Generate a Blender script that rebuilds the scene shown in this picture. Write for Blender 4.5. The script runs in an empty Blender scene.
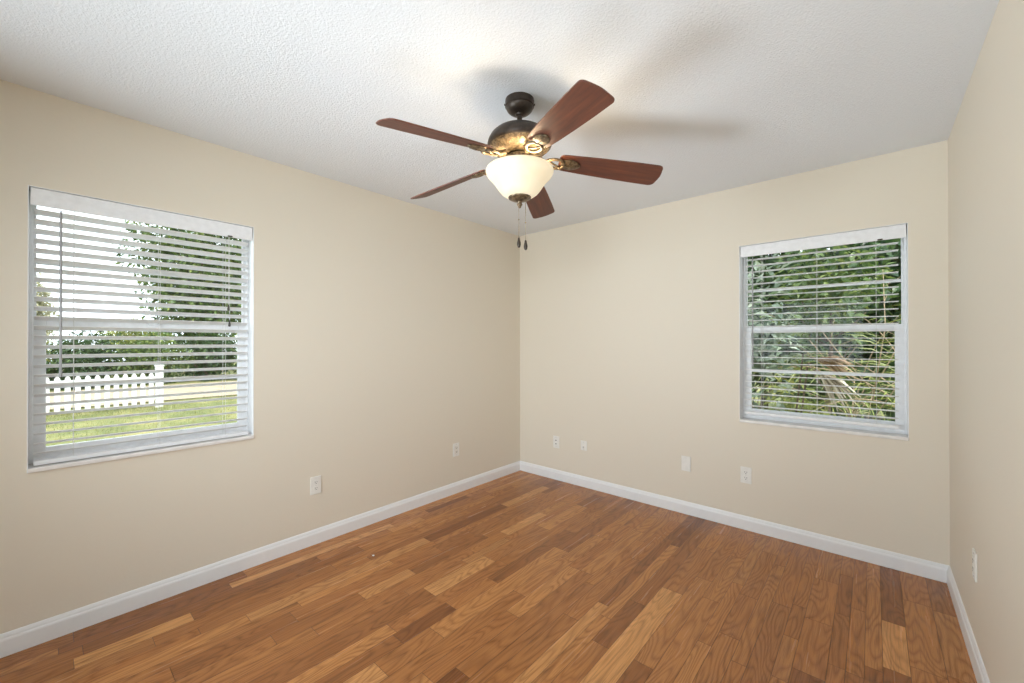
import bpy, bmesh, math, random
from mathutils import Vector, Matrix, Euler
from math import radians as R, sin, cos, pi, tan, atan2, sqrt

scene = bpy.context.scene
COL = scene.collection

# ------------------------------------------------------------------ camera
CAM = Vector((2.77388, -3.29225, 1.32175))
YAW, PITCH, ROLL, FPX = 0.719521, 0.003922, -0.001043, 412.003
cd = bpy.data.cameras.new('camera')
cam = bpy.data.objects.new('camera', cd)
COL.objects.link(cam)
cd.sensor_fit = 'HORIZONTAL'
cd.sensor_width = 36.0
cd.lens = 36.0 * FPX / 1024.0
cd.clip_start = 0.02
cd.clip_end = 300
fw = Vector((-sin(YAW) * cos(PITCH), cos(YAW) * cos(PITCH), sin(PITCH)))
rt = Vector((cos(YAW), sin(YAW), 0))
up = rt.cross(fw)
r2 = cos(ROLL) * rt + sin(ROLL) * up
u2 = -sin(ROLL) * rt + cos(ROLL) * up
cam.matrix_world = Matrix((
    (r2.x, u2.x, -fw.x, CAM.x),
    (r2.y, u2.y, -fw.y, CAM.y),
    (r2.z, u2.z, -fw.z, CAM.z),
    (0, 0, 0, 1)))
scene.camera = cam

# ------------------------------------------------------------------ room size
W = 3.088          # room width (x)
YB = -4.75         # rear wall, behind the camera
H = 2.44
T = 0.16           # wall thickness

# ------------------------------------------------------------------ sky, sun, exposure
w = bpy.data.worlds.new('sky')
scene.world = w
w.use_nodes = True
nt = w.node_tree
bg = nt.nodes['Background']
bg.inputs['Color'].default_value = (0.86, 0.94, 1.0, 1)
bg.inputs['Strength'].default_value = 3.2

sd = bpy.data.lights.new('sun', 'SUN')
sd.energy = 3.6
sd.angle = R(2)
sd.color = (1.0, 0.95, 0.85)
sun = bpy.data.objects.new('sun', sd)
COL.objects.link(sun)
sun.rotation_euler = Vector((-0.62, 0.02, -0.80)).to_track_quat('-Z', 'Y').to_euler()

# unseen fill lamps added beside and behind the viewer to brighten the room


def add_fill(loc, aim, watts, spread, size, col=(0.85, 0.93, 1.0)):
    d = bpy.data.lights.new('fill_light', 'AREA')
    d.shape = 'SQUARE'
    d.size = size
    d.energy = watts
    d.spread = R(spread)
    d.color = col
    o = bpy.data.objects.new('fill_light', d)
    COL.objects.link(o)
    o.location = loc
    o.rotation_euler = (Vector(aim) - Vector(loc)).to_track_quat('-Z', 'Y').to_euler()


add_fill((0.50, -4.50, 1.50), (2.90, -0.80, 1.50), 20.0, 120, 0.7, (0.83, 0.92, 1.0))
add_fill((0.68, -4.30, 0.35), (2.60, -0.80, 2.44), 10.5, 64, 1.0, (0.83, 0.92, 1.0))
add_fill((0.80, -4.40, 0.30), (0.70, -0.30, 2.44), 3.0, 70, 0.7)
add_fill((2.60, -4.50, 1.90), (0.20, -1.20, 1.20), 11.5, 70, 0.7)
add_fill((2.00, -2.92, 0.28), (1.95, -2.84, 2.44), 5.0, 140, 0.7, (0.83, 0.92, 1.0))


def portal(name, loc, direction, sx, sy):
    d = bpy.data.lights.new(name, 'AREA')
    d.shape = 'RECTANGLE'
    d.size, d.size_y = sx, sy
    d.cycles.is_portal = True
    o = bpy.data.objects.new(name, d)
    COL.objects.link(o)
    o.location = loc
    o.rotation_euler = Vector(direction).to_track_quat('-Z', 'Z').to_euler()
    return o


vs = scene.view_settings
vs.view_transform = 'Standard'
vs.look = 'None'
vs.exposure = 0.0
vs.gamma = 1.0
vs.use_curve_mapping = False
scene.cycles.use_denoising = True
scene.cycles.max_bounces = 12
scene.cycles.diffuse_bounces = 8
scene.cycles.transparent_max_bounces = 24
scene.cycles.sample_clamp_indirect = 6.0

# ------------------------------------------------------------------ materials
MATS = {}


class NT:
    """small node helper"""
    def __init__(self, name):
        m = bpy.data.materials.new(name)
        m.use_nodes = True
        self.m, self.t = m, m.node_tree
        self.b = self.t.nodes['Principled BSDF']
        self.out = self.t.nodes['Material Output']

    def n(self, kind, **kw):
        x = self.t.nodes.new(kind)
        for k, v in kw.items():
            setattr(x, k, v)
        return x

    def l(self, a, b):
        self.t.links.new(a, b)

    def math(self, op, a, b=None, c=None):
        x = self.n('ShaderNodeMath', operation=op)
        for i, v in enumerate((a, b, c)):
            if v is None:
                continue
            if isinstance(v, (int, float)):
                x.inputs[i].default_value = v
            else:
                self.l(v, x.inputs[i])
        return x.outputs[0]

    def ramp(self, fac, stops, interp='LINEAR'):
        x = self.n('ShaderNodeValToRGB')
        x.color_ramp.interpolation = interp
        el = x.color_ramp.elements
        while len(el) < len(stops):
            el.new(0.5)
        for e, (p, c) in zip(el, stops):
            e.position = p
            e.color = (c[0], c[1], c[2], 1)
        self.l(fac, x.inputs[0])
        return x.outputs[0]

    def mix(self, fac, a, b, mode='MIX'):
        x = self.n('ShaderNodeMix', data_type='RGBA', blend_type=mode)
        for i, v in ((0, fac), (6, a), (7, b)):
            if isinstance(v, (int, float)):
                x.inputs[i].default_value = v
            elif isinstance(v, tuple):
                x.inputs[i].default_value = (v[0], v[1], v[2], 1)
            else:
                self.l(v, x.inputs[i])
        return x.outputs[2]

    def noise(self, vec, scale, detail=3, rough=0.55, dist=0.0):
        x = self.n('ShaderNodeTexNoise')
        x.inputs['Scale'].default_value = scale
        x.inputs['Detail'].default_value = detail
        x.inputs['Roughness'].default_value = rough
        x.inputs['Distortion'].default_value = dist
        if vec is not None:
            self.l(vec, x.inputs['Vector'])
        return x.outputs['Fac']

    def bump(self, h, strength, dist):
        x = self.n('ShaderNodeBump')
        x.inputs['Strength'].default_value = strength
        x.inputs['Distance'].default_value = dist
        self.l(h, x.inputs['Height'])
        self.l(x.outputs[0], self.b.inputs['Normal'])

    def pos(self):
        return self.n('ShaderNodeNewGeometry').outputs['Position']

    def obj(self):
        return self.n('ShaderNodeTexCoord').outputs['Object']

    def scaled(self, vec, s):
        x = self.n('ShaderNodeMapping')
        x.inputs['Scale'].default_value = s
        self.l(vec, x.inputs['Vector'])
        return x.outputs[0]


def simple(name, col, rough=0.5, metal=0.0, spec=0.5, var=0.04, vscale=30):
    """plain surface with a faint procedural mottling"""
    k = NT(name)
    f = k.noise(k.obj(), vscale, 2)
    lo = tuple(max(0, c * (1 - var)) for c in col)
    hi = tuple(min(1, c * (1 + var)) for c in col)
    k.l(k.ramp(f, [(0.3, lo), (0.7, hi)]), k.b.inputs['Base Color'])
    k.b.inputs['Roughness'].default_value = rough
    k.b.inputs['Metallic'].default_value = metal
    k.b.inputs['Specular IOR Level'].default_value = spec
    MATS[name] = k.m
    return k


def mat_wall():
    k = NT('cream_wall_paint')
    k.b.inputs['Base Color'].default_value = (0.730, 0.672, 0.570, 1)
    k.b.inputs['Roughness'].default_value = 0.55
    k.b.inputs['Specular IOR Level'].default_value = 0.3
    f = k.noise(k.pos(), 55, 3)
    k.bump(f, 0.12, 0.004)
    MATS['wall'] = k.m


def mat_ceiling():
    k = NT('textured_ceiling_paint')
    k.b.inputs['Base Color'].default_value = (0.775, 0.81, 0.85, 1)
    k.b.inputs['Roughness'].default_value = 0.9
    k.b.inputs['Specular IOR Level'].default_value = 0.1
    p = k.pos()
    a = k.noise(p, 100, 4, 0.6)
    v = k.n('ShaderNodeTexVoronoi')
    v.inputs['Scale'].default_value = 150
    k.l(p, v.inputs['Vector'])
    h = k.math('ADD', k.ramp(a, [(0.42, (0, 0, 0)), (0.66, (1, 1, 1))]), k.math('MULTIPLY', v.outputs['Distance'], -0.7))
    k.bump(h, 0.32, 0.004)
    MATS['ceiling'] = k.m


def mat_floor():
    k = NT('oak_plank_flooring')
    at = k.n('ShaderNodeAttribute', attribute_name='plank')
    rnd = at.outputs['Fac']
    sep = k.n('ShaderNodeSeparateXYZ')
    k.l(k.pos(), sep.inputs[0])
    off = k.math('MULTIPLY', rnd, 57.0)
    off2 = k.math('MULTIPLY', rnd, 131.0)

    def co(sx, sy):
        c = k.n('ShaderNodeCombineXYZ')
        k.l(k.math('ADD', k.math('MULTIPLY', sep.outputs[0], sx), off), c.inputs[0])
        k.l(k.math('ADD', k.math('MULTIPLY', sep.outputs[1], sy), off2), c.inputs[1])
        k.l(off, c.inputs[2])
        return c.outputs[0]
    tone = k.ramp(rnd, [
        (0.00, (0.211, 0.071, 0.019)), (0.12, (0.309, 0.116, 0.032)), (0.30, (0.453, 0.185, 0.053)),
        (0.50, (0.381, 0.148, 0.042)), (0.70, (0.515, 0.223, 0.068)), (0.86, (0.299, 0.109, 0.030)),
        (1.00, (0.618, 0.294, 0.100))])
    # broad cathedral figure: contour lines of a slow stretched noise
    slow = k.noise(co(9.0, 1.5), 1.0, 1.5, 0.4)
    fr = k.math('FRACT', k.math('MULTIPLY', slow, 17.0))
    tri = k.math('ABSOLUTE', k.math('SUBTRACT', fr, 0.5))
    rings = k.ramp(tri, [(0.0, (0, 0, 0)), (0.12, (0.45, 0.45, 0.45)), (0.34, (1, 1, 1))])
    # fine pores and streaks
    fine = k.noise(co(230, 7.0), 1.0, 3, 0.6)
    pores = k.ramp(fine, [(0.36, (0, 0, 0)), (0.50, (1, 1, 1))])
    streak = k.noise(co(38, 1.3), 1.0, 3, 0.6)
    c1 = k.mix(0.85, tone, k.mix(1.0, tone, (0.50, 0.42, 0.36), 'MULTIPLY'))
    col = k.mix(rings, c1, tone)
    col = k.mix(k.math('MULTIPLY', k.math('SUBTRACT', 1.0, pores), 0.48), col, (0.10, 0.04, 0.015))
    col = k.mix(k.ramp(streak, [(0.3, (0.0, 0.0, 0.0)), (0.75, (0.5, 0.5, 0.5))]), col, k.mix(1.0, tone, (1.35, 1.38, 1.42), 'MULTIPLY'))
    k.l(col, k.b.inputs['Base Color'])
    k.l(k.ramp(streak, [(0.3, (0.20,) * 3), (0.7, (0.28,) * 3)]), k.b.inputs['Roughness'])
    k.b.inputs['Specular IOR Level'].default_value = 0.45
    k.bump(fine, 0.10, 0.001)
    MATS['floor'] = k.m


def mat_blade():
    k = NT('mahogany_fan_blade')
    g = k.noise(k.scaled(k.obj(), (3.0, 42, 42)), 1.0, 4, 0.65, 0.4)
    k.l(k.ramp(g, [(0.30, (0.050, 0.012, 0.006)), (0.55, (0.115, 0.028, 0.011)), (0.75, (0.180, 0.048, 0.018))]), k.b.inputs['Base Color'])
    k.b.inputs['Roughness'].default_value = 0.55
    k.b.inputs['Specular IOR Level'].default_value = 0.9
    MATS['blade'] = k.m


def mat_bronze():
    k = NT('oil_rubbed_bronze')
    g = k.noise(k.obj(), 40, 3)
    k.l(k.ramp(g, [(0.35, (0.030, 0.021, 0.016)), (0.7, (0.060, 0.042, 0.030))]), k.b.inputs['Base Color'])
    k.b.inputs['Roughness'].default_value = 0.36
    k.b.inputs['Metallic'].default_value = 0.35
    MATS['bronze'] = k.m
    k = NT('antique_brass')
    g = k.noise(k.obj(), 70, 4, 0.6)
    k.l(k.ramp(g, [(0.38, (0.070, 0.048, 0.028)), (0.62, (0.25, 0.185, 0.110))]), k.b.inputs['Base Color'])
    k.b.inputs['Roughness'].default_value = 0.36
    k.b.inputs['Metallic'].default_value = 0.55
    MATS['brass'] = k.m


def mat_bowl():
    k = NT('lit_frosted_glass')
    t = k.t
    t.nodes.remove(k.b)
    g = k.noise(k.obj(), 9, 3, 0.5, 0.6)
    tint = k.ramp(g, [(0.3, (0.97, 0.82, 0.56)), (0.75, (1.0, 0.92, 0.73))])
    tr = k.n('ShaderNodeBsdfTranslucent')
    k.l(tint, tr.inputs[0])
    df = k.n('ShaderNodeBsdfDiffuse')
    df.inputs[0].default_value = (0.50, 0.44, 0.32, 1)
    gl = k.n('ShaderNodeBsdfGlossy')
    gl.inputs['Roughness'].default_value = 0.25
    em = k.n('ShaderNodeEmission')
    k.l(tint, em.inputs[0])
    em.inputs[1].default_value = 0.60
    m1 = k.n('ShaderNodeMixShader')
    m1.inputs[0].default_value = 0.025
    k.l(df.outputs[0], m1.inputs[1])
    k.l(tr.outputs[0], m1.inputs[2])
    m2 = k.n('ShaderNodeMixShader')
    m2.inputs[0].default_value = 0.04
    k.l(m1.outputs[0], m2.inputs[1])
    k.l(gl.outputs[0], m2.inputs[2])
    ad = k.n('ShaderNodeAddShader')
    k.l(m2.outputs[0], ad.inputs[0])
    k.l(em.outputs[0], ad.inputs[1])
    k.l(ad.outputs[0], k.out.inputs['Surface'])
    MATS['bowl'] = k.m


def mat_glass():
    k = NT('window_pane_glass')
    k.t.nodes.remove(k.b)
    tr = k.n('ShaderNodeBsdfTransparent')
    g = k.noise(k.obj(), 2.0, 2)
    k.l(k.ramp(g, [(0.3, (0.955, 0.97, 0.965)), (0.7, (0.975, 0.985, 0.98))]), tr.inputs[0])
    gl = k.n('ShaderNodeBsdfGlossy')
    gl.inputs['Roughness'].default_value = 0.02
    fr = k.n('ShaderNodeFresnel')
    fr.inputs['IOR'].default_value = 1.3
    mx = k.n('ShaderNodeMixShader')
    k.l(fr.outputs[0], mx.inputs[0])
    k.l(tr.outputs[0], mx.inputs[1])
    k.l(gl.outputs[0], mx.inputs[2])
    k.l(mx.outputs[0], k.out.inputs['Surface'])
    MATS['glass'] = k.m


def mat_slat():
    k = NT('white_blind_slat')
    k.t.nodes.remove(k.b)
    f = k.noise(k.scaled(k.obj(), (4, 60, 60)), 1.0, 2)
    c = k.ramp(f, [(0.3, (0.86, 0.86, 0.86)), (0.7, (0.90, 0.90, 0.90))])
    d = k.n('ShaderNodeBsdfDiffuse')
    k.l(c, d.inputs[0])
    t = k.n('ShaderNodeBsdfTranslucent')
    k.l(c, t.inputs[0])
    g = k.n('ShaderNodeBsdfGlossy')
    g.inputs['Roughness'].default_value = 0.35
    m = k.n('ShaderNodeMixShader')
    m.inputs[0].default_value = 0.12
    k.l(d.outputs[0], m.inputs[1])
    k.l(t.outputs[0], m.inputs[2])
    m2 = k.n('ShaderNodeMixShader')
    m2.inputs[0].default_value = 0.05
    k.l(m.outputs[0], m2.inputs[1])
    k.l(g.outputs[0], m2.inputs[2])
    k.l(m2.outputs[0], k.out.inputs['Surface'])
    MATS['slat'] = k.m


def mat_leaf(name, a, b, c, transl=0.3):
    k = NT(name)
    k.t.nodes.remove(k.b)
    at = k.n('ShaderNodeAttribute', attribute_name='leaf')
    col = k.ramp(at.outputs['Fac'], [(0.05, a), (0.5, b), (0.95, c)])
    d = k.n('ShaderNodeBsdfDiffuse')
    k.l(col, d.inputs[0])
    t = k.n('ShaderNodeBsdfTranslucent')
    k.l(col, t.inputs[0])
    g = k.n('ShaderNodeBsdfGlossy')
    g.inputs['Roughness'].default_value = 0.4
    m = k.n('ShaderNodeMixShader')
    m.inputs[0].default_value = transl
    k.l(d.outputs[0], m.inputs[1])
    k.l(t.outputs[0], m.inputs[2])
    m2 = k.n('ShaderNodeMixShader')
    m2.inputs[0].default_value = 0.05
    k.l(m.outputs[0], m2.inputs[1])
    k.l(g.outputs[0], m2.inputs[2])
    k.l(m2.outputs[0], k.out.inputs['Surface'])
    MATS[name] = k.m


def mat_ground():
    k = NT('mown_lawn')
    p = k.pos()
    a = k.noise(p, 1.4, 3)
    b = k.noise(p, 34, 3, 0.7)
    f = k.math('ADD', k.math('MULTIPLY', a, 0.55), k.math('MULTIPLY', b, 0.45))
    k.l(k.ramp(f, [(0.36, (0.095, 0.120, 0.032)), (0.50, (0.185, 0.195, 0.060)), (0.62, (0.33, 0.29, 0.12))]), k.b.inputs['Base Color'])
    k.b.inputs['Roughness'].default_value = 0.95
    k.bump(b, 0.6, 0.05)
    MATS['lawn'] = k.m
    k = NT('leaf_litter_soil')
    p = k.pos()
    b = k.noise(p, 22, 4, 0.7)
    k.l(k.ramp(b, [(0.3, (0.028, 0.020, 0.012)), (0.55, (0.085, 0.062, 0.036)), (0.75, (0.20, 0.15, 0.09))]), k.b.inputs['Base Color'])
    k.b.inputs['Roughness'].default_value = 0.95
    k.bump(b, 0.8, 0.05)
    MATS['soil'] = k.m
    k = NT('pale_sandy_road')
    p = k.pos()
    b = k.noise(p, 3.0, 4, 0.6)
    k.l(k.ramp(b, [(0.3, (0.30, 0.25, 0.17)), (0.7, (0.42, 0.34, 0.24))]), k.b.inputs['Base Color'])
    k.b.inputs['Roughness'].default_value = 0.95
    MATS['road'] = k.m


mat_wall(); mat_ceiling(); mat_floor(); mat_blade(); mat_bronze(); mat_bowl(); mat_glass(); mat_slat(); mat_ground()
simple('white_trim', (0.80, 0.81, 0.82), 0.35, var=0.01)
simple('white_vinyl', (0.82, 0.83, 0.85), 0.4)
simple('white_plastic', (0.80, 0.79, 0.75), 0.35)
simple('ivory_plastic', (0.74, 0.72, 0.66), 0.35)
simple('marble_sill', (0.78, 0.76, 0.74), 0.25, var=0.08, vscale=14)
simple('dark_slot', (0.03, 0.03, 0.03), 0.6)
simple('steel', (0.55, 0.55, 0.55), 0.3, 0.9)
simple('wand_acrylic', (0.36, 0.37, 0.38), 0.2)
simple('cord', (0.70, 0.70, 0.68), 0.7)
simple('tassel_dark', (0.05, 0.045, 0.035), 0.5)
simple('subfloor', (0.045, 0.022, 0.010), 0.8)
simple('bark', (0.11, 0.075, 0.05), 0.9, var=0.3, vscale=12)
simple('pale_twig', (0.40, 0.30, 0.19), 0.8, var=0.2)
simple('fence_paint', (0.66, 0.66, 0.66), 0.5)
simple('chain_metal', (0.30, 0.24, 0.16), 0.35, 0.6)
mat_leaf('leaf_dark', (0.020, 0.050, 0.018), (0.045, 0.095, 0.028), (0.10, 0.165, 0.045))
mat_leaf('leaf_mid', (0.040, 0.085, 0.022), (0.10, 0.165, 0.040), (0.24, 0.29, 0.075))
mat_leaf('leaf_bright', (0.12, 0.17, 0.04), (0.25, 0.29, 0.07), (0.42, 0.42, 0.13))
mat_leaf('leaf_silver', (0.11, 0.165, 0.115), (0.22, 0.28, 0.20), (0.40, 0.44, 0.33))
mat_leaf('leaf_dry', (0.16, 0.085, 0.040), (0.32, 0.20, 0.11), (0.50, 0.37, 0.24))
mat_leaf('leaf_dead', (0.16, 0.12, 0.08), (0.32, 0.26, 0.19), (0.55, 0.48, 0.38))
mat_leaf('leaf_pale', (0.28, 0.28, 0.16), (0.42, 0.40, 0.25), (0.58, 0.55, 0.38))
mat_leaf('grass_blade', (0.11, 0.13, 0.03), (0.22, 0.22, 0.06), (0.38, 0.35, 0.13))

# ------------------------------------------------------------------ mesh helpers


def link_mesh(name, me, mat=None, parent=None, smooth=False):
    o = bpy.data.objects.new(name, me)
    COL.objects.link(o)
    if mat:
        me.materials.append(MATS[mat])
    if parent:
        o.parent = parent
    if smooth:
        for p in me.polygons:
            p.use_smooth = True
    return o


def build(name, bm, mat, parent=None, smooth=False, sharp=None):
    me = bpy.data.meshes.new(name)
    bmesh.ops.recalc_face_normals(bm, faces=bm.faces)
    bm.to_mesh(me)
    bm.free()
    o = link_mesh(name, me, mat, parent, smooth)
    if smooth and sharp:
        me.set_sharp_from_angle(angle=R(sharp))
    return o


def thing(name, label, cat, loc=(0, 0, 0), rotz=0.0, group=None):
    o = bpy.data.objects.new(name, None)
    o.empty_display_size = 0.1
    COL.objects.link(o)
    o.location = loc
    o.rotation_euler = (0, 0, rotz)
    o['label'] = label
    o['category'] = cat
    if group:
        o['group'] = group
    return o


def tag(o, label, cat, group=None, kind=None):
    o['label'] = label
    o['category'] = cat
    if group:
        o['group'] = group
    if kind:
        o['kind'] = kind
    return o


def struct(o, label=None):
    o['kind'] = 'structure'
    if label:
        o['label'] = label
    return o


def box(bm, x0, x1, y0, y1, z0, z1, bev=0.0, seg=2, M=None):
    vs_ = [bm.verts.new((x, y, z)) for x in (x0, x1) for y in (y0, y1) for z in (z0, z1)]
    F = [(0, 1, 3, 2), (4, 6, 7, 5), (0, 4, 5, 1), (2, 3, 7, 6), (0, 2, 6, 4), (1, 5, 7, 3)]
    fs = [bm.faces.new([vs_[i] for i in f]) for f in F]
    if bev > 0:
        es = list({e for f in fs for e in f.edges})
        r = bmesh.ops.bevel(bm, geom=es, offset=bev, segments=seg, profile=0.5, affect='EDGES')
        vs_ = list({v for f in r['faces'] for v in f.verts} | {v for v in vs_ if v.is_valid})
    if M is not None:
        bmesh.ops.transform(bm, matrix=M, verts=[v for v in vs_ if v.is_valid])
    return vs_


def ring_frame(bm, x0, x1, z0, z1, wd, y0, y1, wb=None, wt=None, bev=0.002):
    """rectangular frame of four bars in the x-z plane"""
    wb = wd if wb is None else wb
    wt = wd if wt is None else wt
    box(bm, x0, x0 + wd, y0, y1, z0, z1, bev, 1)
    box(bm, x1 - wd, x1, y0, y1, z0, z1, bev, 1)
    box(bm, x0 + wd, x1 - wd, y0, y1, z0, z0 + wb, bev, 1)
    box(bm, x0 + wd, x1 - wd, y0, y1, z1 - wt, z1, bev, 1)


def lathe(bm, prof, seg=48, cap0=True, cap1=True, cx=0, cy=0):
    rings = []
    for r, z in prof:
        rings.append([bm.verts.new((cx + r * cos(2 * pi * i / seg), cy + r * sin(2 * pi * i / seg), z)) for i in range(seg)])
    for a, b in zip(rings, rings[1:]):
        for i in range(seg):
            j = (i + 1) % seg
            bm.faces.new((a[i], a[j], b[j], b[i]))
    if cap0:
        bm.faces.new(rings[0][::-1])
    if cap1:
        bm.faces.new(rings[-1])


def tube(bm, pts, rad, seg=8, cap=True):
    pts = [Vector(p) for p in pts]
    rads = rad if isinstance(rad, (list, tuple)) else [rad] * len(pts)
    rings = []
    for i, p in enumerate(pts):
        d = (pts[min(i + 1, len(pts) - 1)] - pts[max(i - 1, 0)]).normalized()
        a = d.orthogonal().normalized() if i == 0 else (a - d * a.dot(d)).normalized()
        b = d.cross(a)
        rings.append([bm.verts.new(p + rads[i] * (cos(2 * pi * k / seg) * a + sin(2 * pi * k / seg) * b)) for k in range(seg)])
    for q, s in zip(rings, rings[1:]):
        for k in range(seg):
            j = (k + 1) % seg
            bm.faces.new((q[k], q[j], s[j], s[k]))
    if cap:
        bm.faces.new(rings[0][::-1])
        bm.faces.new(rings[-1])


def prism(bm, outline, y0, y1, M=None):
    """outline of (x, z) extruded along y"""
    a = [bm.verts.new((x, y0, z)) for x, z in outline]
    b = [bm.verts.new((x, y1, z)) for x, z in outline]
    n = len(a)
    bm.faces.new(a)
    bm.faces.new(b[::-1])
    for i in range(n):
        bm.faces.new((a[i], b[i], b[(i + 1) % n], a[(i + 1) % n]))
    if M is not None:
        bmesh.ops.transform(bm, matrix=M, verts=a + b)


def plate(bm, outline, z0, z1, M=None, dome=0.0):
    """outline of (x, y) extruded along z with a small chamfer on the under side"""
    n = len(outline)
    cx = sum(p[0] for p in outline) / n
    cy = sum(p[1] for p in outline) / n
    lay = []
    for z, s in ((z1, 0.985), (z1 - (z1 - z0) * 0.25, 1.0), (z0 + (z1 - z0) * 0.25, 1.0), (z0, 0.985)):
        lay.append([bm.verts.new((cx + (x - cx) * s, cy + (y - cy) * s, z)) for x, y in outline])
    extra = []
    if dome:
        s2 = [bm.verts.new((cx + (x - cx) * 0.6, cy + (y - cy) * 0.6, z0 - dome)) for x, y in outline]
        lay.append(s2)
    for a, b in zip(lay, lay[1:]):
        for i in range(n):
            j = (i + 1) % n
            bm.faces.new((a[i], a[j], b[j], b[i]))
    bm.faces.new(lay[0])
    bm.faces.new(lay[-1][::-1])
    if M is not None:
        bmesh.ops.transform(bm, matrix=M, verts=[v for l in lay for v in l])


# ------------------------------------------------------------------ setting: shell
LZ0, LZ1 = 0.757, 2.015
LY0, LY1 = -3.334, -2.460          # left window opening
BX0, BX1 = 2.054, 2.928            # back window opening
DX0, DX1, DZ1 = 0.35, 2.75, 2.08   # added door opening behind the camera, for fill daylight


def wall_with_hole(name, length, a0, a1, z0, z1, loc, rotz, label, over0=T, over1=T):
    """wall in local x (along), y (outwards, 0..T), z; a hole a0..a1, z0..z1"""
    bm = bmesh.new()
    zt = H + 0.12
    xs = [-over0, a0, a1, length + over1] if a0 is not None else [-over0, length + over1]
    zs = [-0.06, z0, z1, zt] if a0 is not None else [-0.06, zt]
    V = {}
    for yi, y in enumerate((0, T)):
        for i, x in enumerate(xs):
            for j, z in enumerate(zs):
                V[yi, i, j] = bm.verts.new((x, y, z))
    nx, nz = len(xs) - 1, len(zs) - 1
    solid = lambda i, j: 0 <= i < nx and 0 <= j < nz and not (a0 is not None and i == 1 and j == 1)
    for i in range(nx):
        for j in range(nz):
            if not solid(i, j):
                continue
            bm.faces.new((V[0, i, j], V[0, i + 1, j], V[0, i + 1, j + 1], V[0, i, j + 1]))
            bm.faces.new((V[1, i, j], V[1, i, j + 1], V[1, i + 1, j + 1], V[1, i + 1, j]))
            for (di, dj, q) in ((-1, 0, ((i, j), (i, j + 1))), (1, 0, ((i + 1, j + 1), (i + 1, j))), (0, -1, ((i + 1, j), (i, j))), (0, 1, ((i, j + 1), (i + 1, j + 1)))):
                if not solid(i + di, j + dj):
                    (p, s) = q
                    bm.faces.new((V[0, p[0], p[1]], V[0, s[0], s[1]], V[1, s[0], s[1]], V[1, p[0], p[1]]))
    o = build(name, bm, 'wall')
    o.location = loc
    o.rotation_euler = (0, 0, rotz)
    return struct(o, label)


# left wall: local x -> +y, local y -> -x
wall_with_hole('wall_left', -YB, LY0 - YB, LY1 - YB, LZ0, LZ1, (0, YB, 0), R(90), 'cream painted left wall with the window onto lawn and fence', 0, 0)
wall_with_hole('wall_back', W, BX0, BX1, LZ0, LZ1, (0, 0, 0), 0, 'cream painted far wall with the window onto dense shrubs')
wall_with_hole('wall_right', -YB, None, None, 0, 0, (W, 0, 0), R(-90), 'cream painted wall at the right edge', 0, 0)
wall_with_hole('wall_front', W, W - DX1, W - DX0, -0.0, DZ1, (W, YB, 0), R(180), 'cream painted wall behind the viewer')

bm = bmesh.new()
box(bm, 0, W, YB, 0, H, H + 0.12)
struct(build('ceiling', bm, 'ceiling'), 'white popcorn-textured ceiling')


def make_floor():
    rng = random.Random(11)
    verts, faces, vals = [], [], []

    def quad(x0, x1, y0, y1, z, v):
        b = len(verts)
        g = 0.0004
        e = 0.0003
        verts.extend([(x0 + g, y0 + g, z - e), (x1 - g, y0 + g, z - e), (x1 - g, y1 - g, z - e), (x0 + g, y1 - g, z - e),
                      (x0 + g + e, y0 + g + e, z), (x1 - g - e, y0 + g + e, z), (x1 - g - e, y1 - g - e, z), (x0 + g + e, y1 - g - e, z)])
        for f in ((4, 5, 6, 7), (0, 1, 5, 4), (1, 2, 6, 5), (2, 3, 7, 6), (3, 0, 4, 7)):
            faces.append([b + i for i in f])
            vals.append(v)
    x = 0.0
    while x < W - 1e-4:
        wd = rng.choice((0.057, 0.083, 0.083, 0.108))
        x1 = min(x + wd, W)
        if W - x1 < 0.03:
            x1 = W
        y = YB - rng.random() * 0.7
        while y < 0:
            y1 = y + rng.choice((0.30, 0.42, 0.55, 0.70, 0.85, 1.05)) * rng.uniform(0.9, 1.1)
            a, b = max(y, YB), min(y1, 0.0)
            if b - a > 0.02:
                quad(x, x1, a, b, 0.0, rng.random())
            y = y1
        x = x1
    b = len(verts)
    verts.extend([(0, YB, -0.003), (W, YB, -0.003), (W, 0, -0.003), (0, 0, -0.003), (0, YB, -0.05), (W, YB, -0.05), (W, 0, -0.05), (0, 0, -0.05)])
    nb = len(faces)
    for f in ((0, 1, 2, 3), (7, 6, 5, 4), (0, 4, 5, 1), (1, 5, 6, 2), (2, 6, 7, 3), (3, 7, 4, 0)):
        faces.append([b + i for i in f])
        vals.append(0.0)
    me = bpy.data.meshes.new('floor')
    me.from_pydata(verts, [], faces)
    at = me.attributes.new('plank', 'FLOAT', 'FACE')
    at.data.foreach_set('value', vals)
    o = link_mesh('floor', me, 'floor')
    me.materials.append(MATS['subfloor'])
    for i, p in enumerate(me.polygons):
        if i >= nb or i % 5:            # plank edges and the boards beneath
            p.material_index = 1
    return struct(o, 'oak plank floor')


make_floor()

# baseboards: profile (distance from wall, height)
BB = [(0, 0), (0.014, 0), (0.014, 0.066), (0.0125, 0.072), (0.0095, 0.077), (0.0085, 0.083), (0.006, 0.089), (0.0035, 0.0935), (0, 0.095)]


def baseboard(name, loc, rotz, length, label):
    bm = bmesh.new()
    # local x along, local -y into the room
    a = [bm.verts.new((0, -d, z)) for d, z in BB]
    b = [bm.verts.new((length, -d, z)) for d, z in BB]
    n = len(a)
    bm.faces.new(a); bm.faces.new(b[::-1])
    for i in range(n):
        bm.faces.new((a[i], b[i], b[(i + 1) % n], a[(i + 1) % n]))
    o = build(name, bm, 'white_trim')
    o.location = loc
    o.rotation_euler = (0, 0, rotz)
    return struct(o, label)


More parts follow.
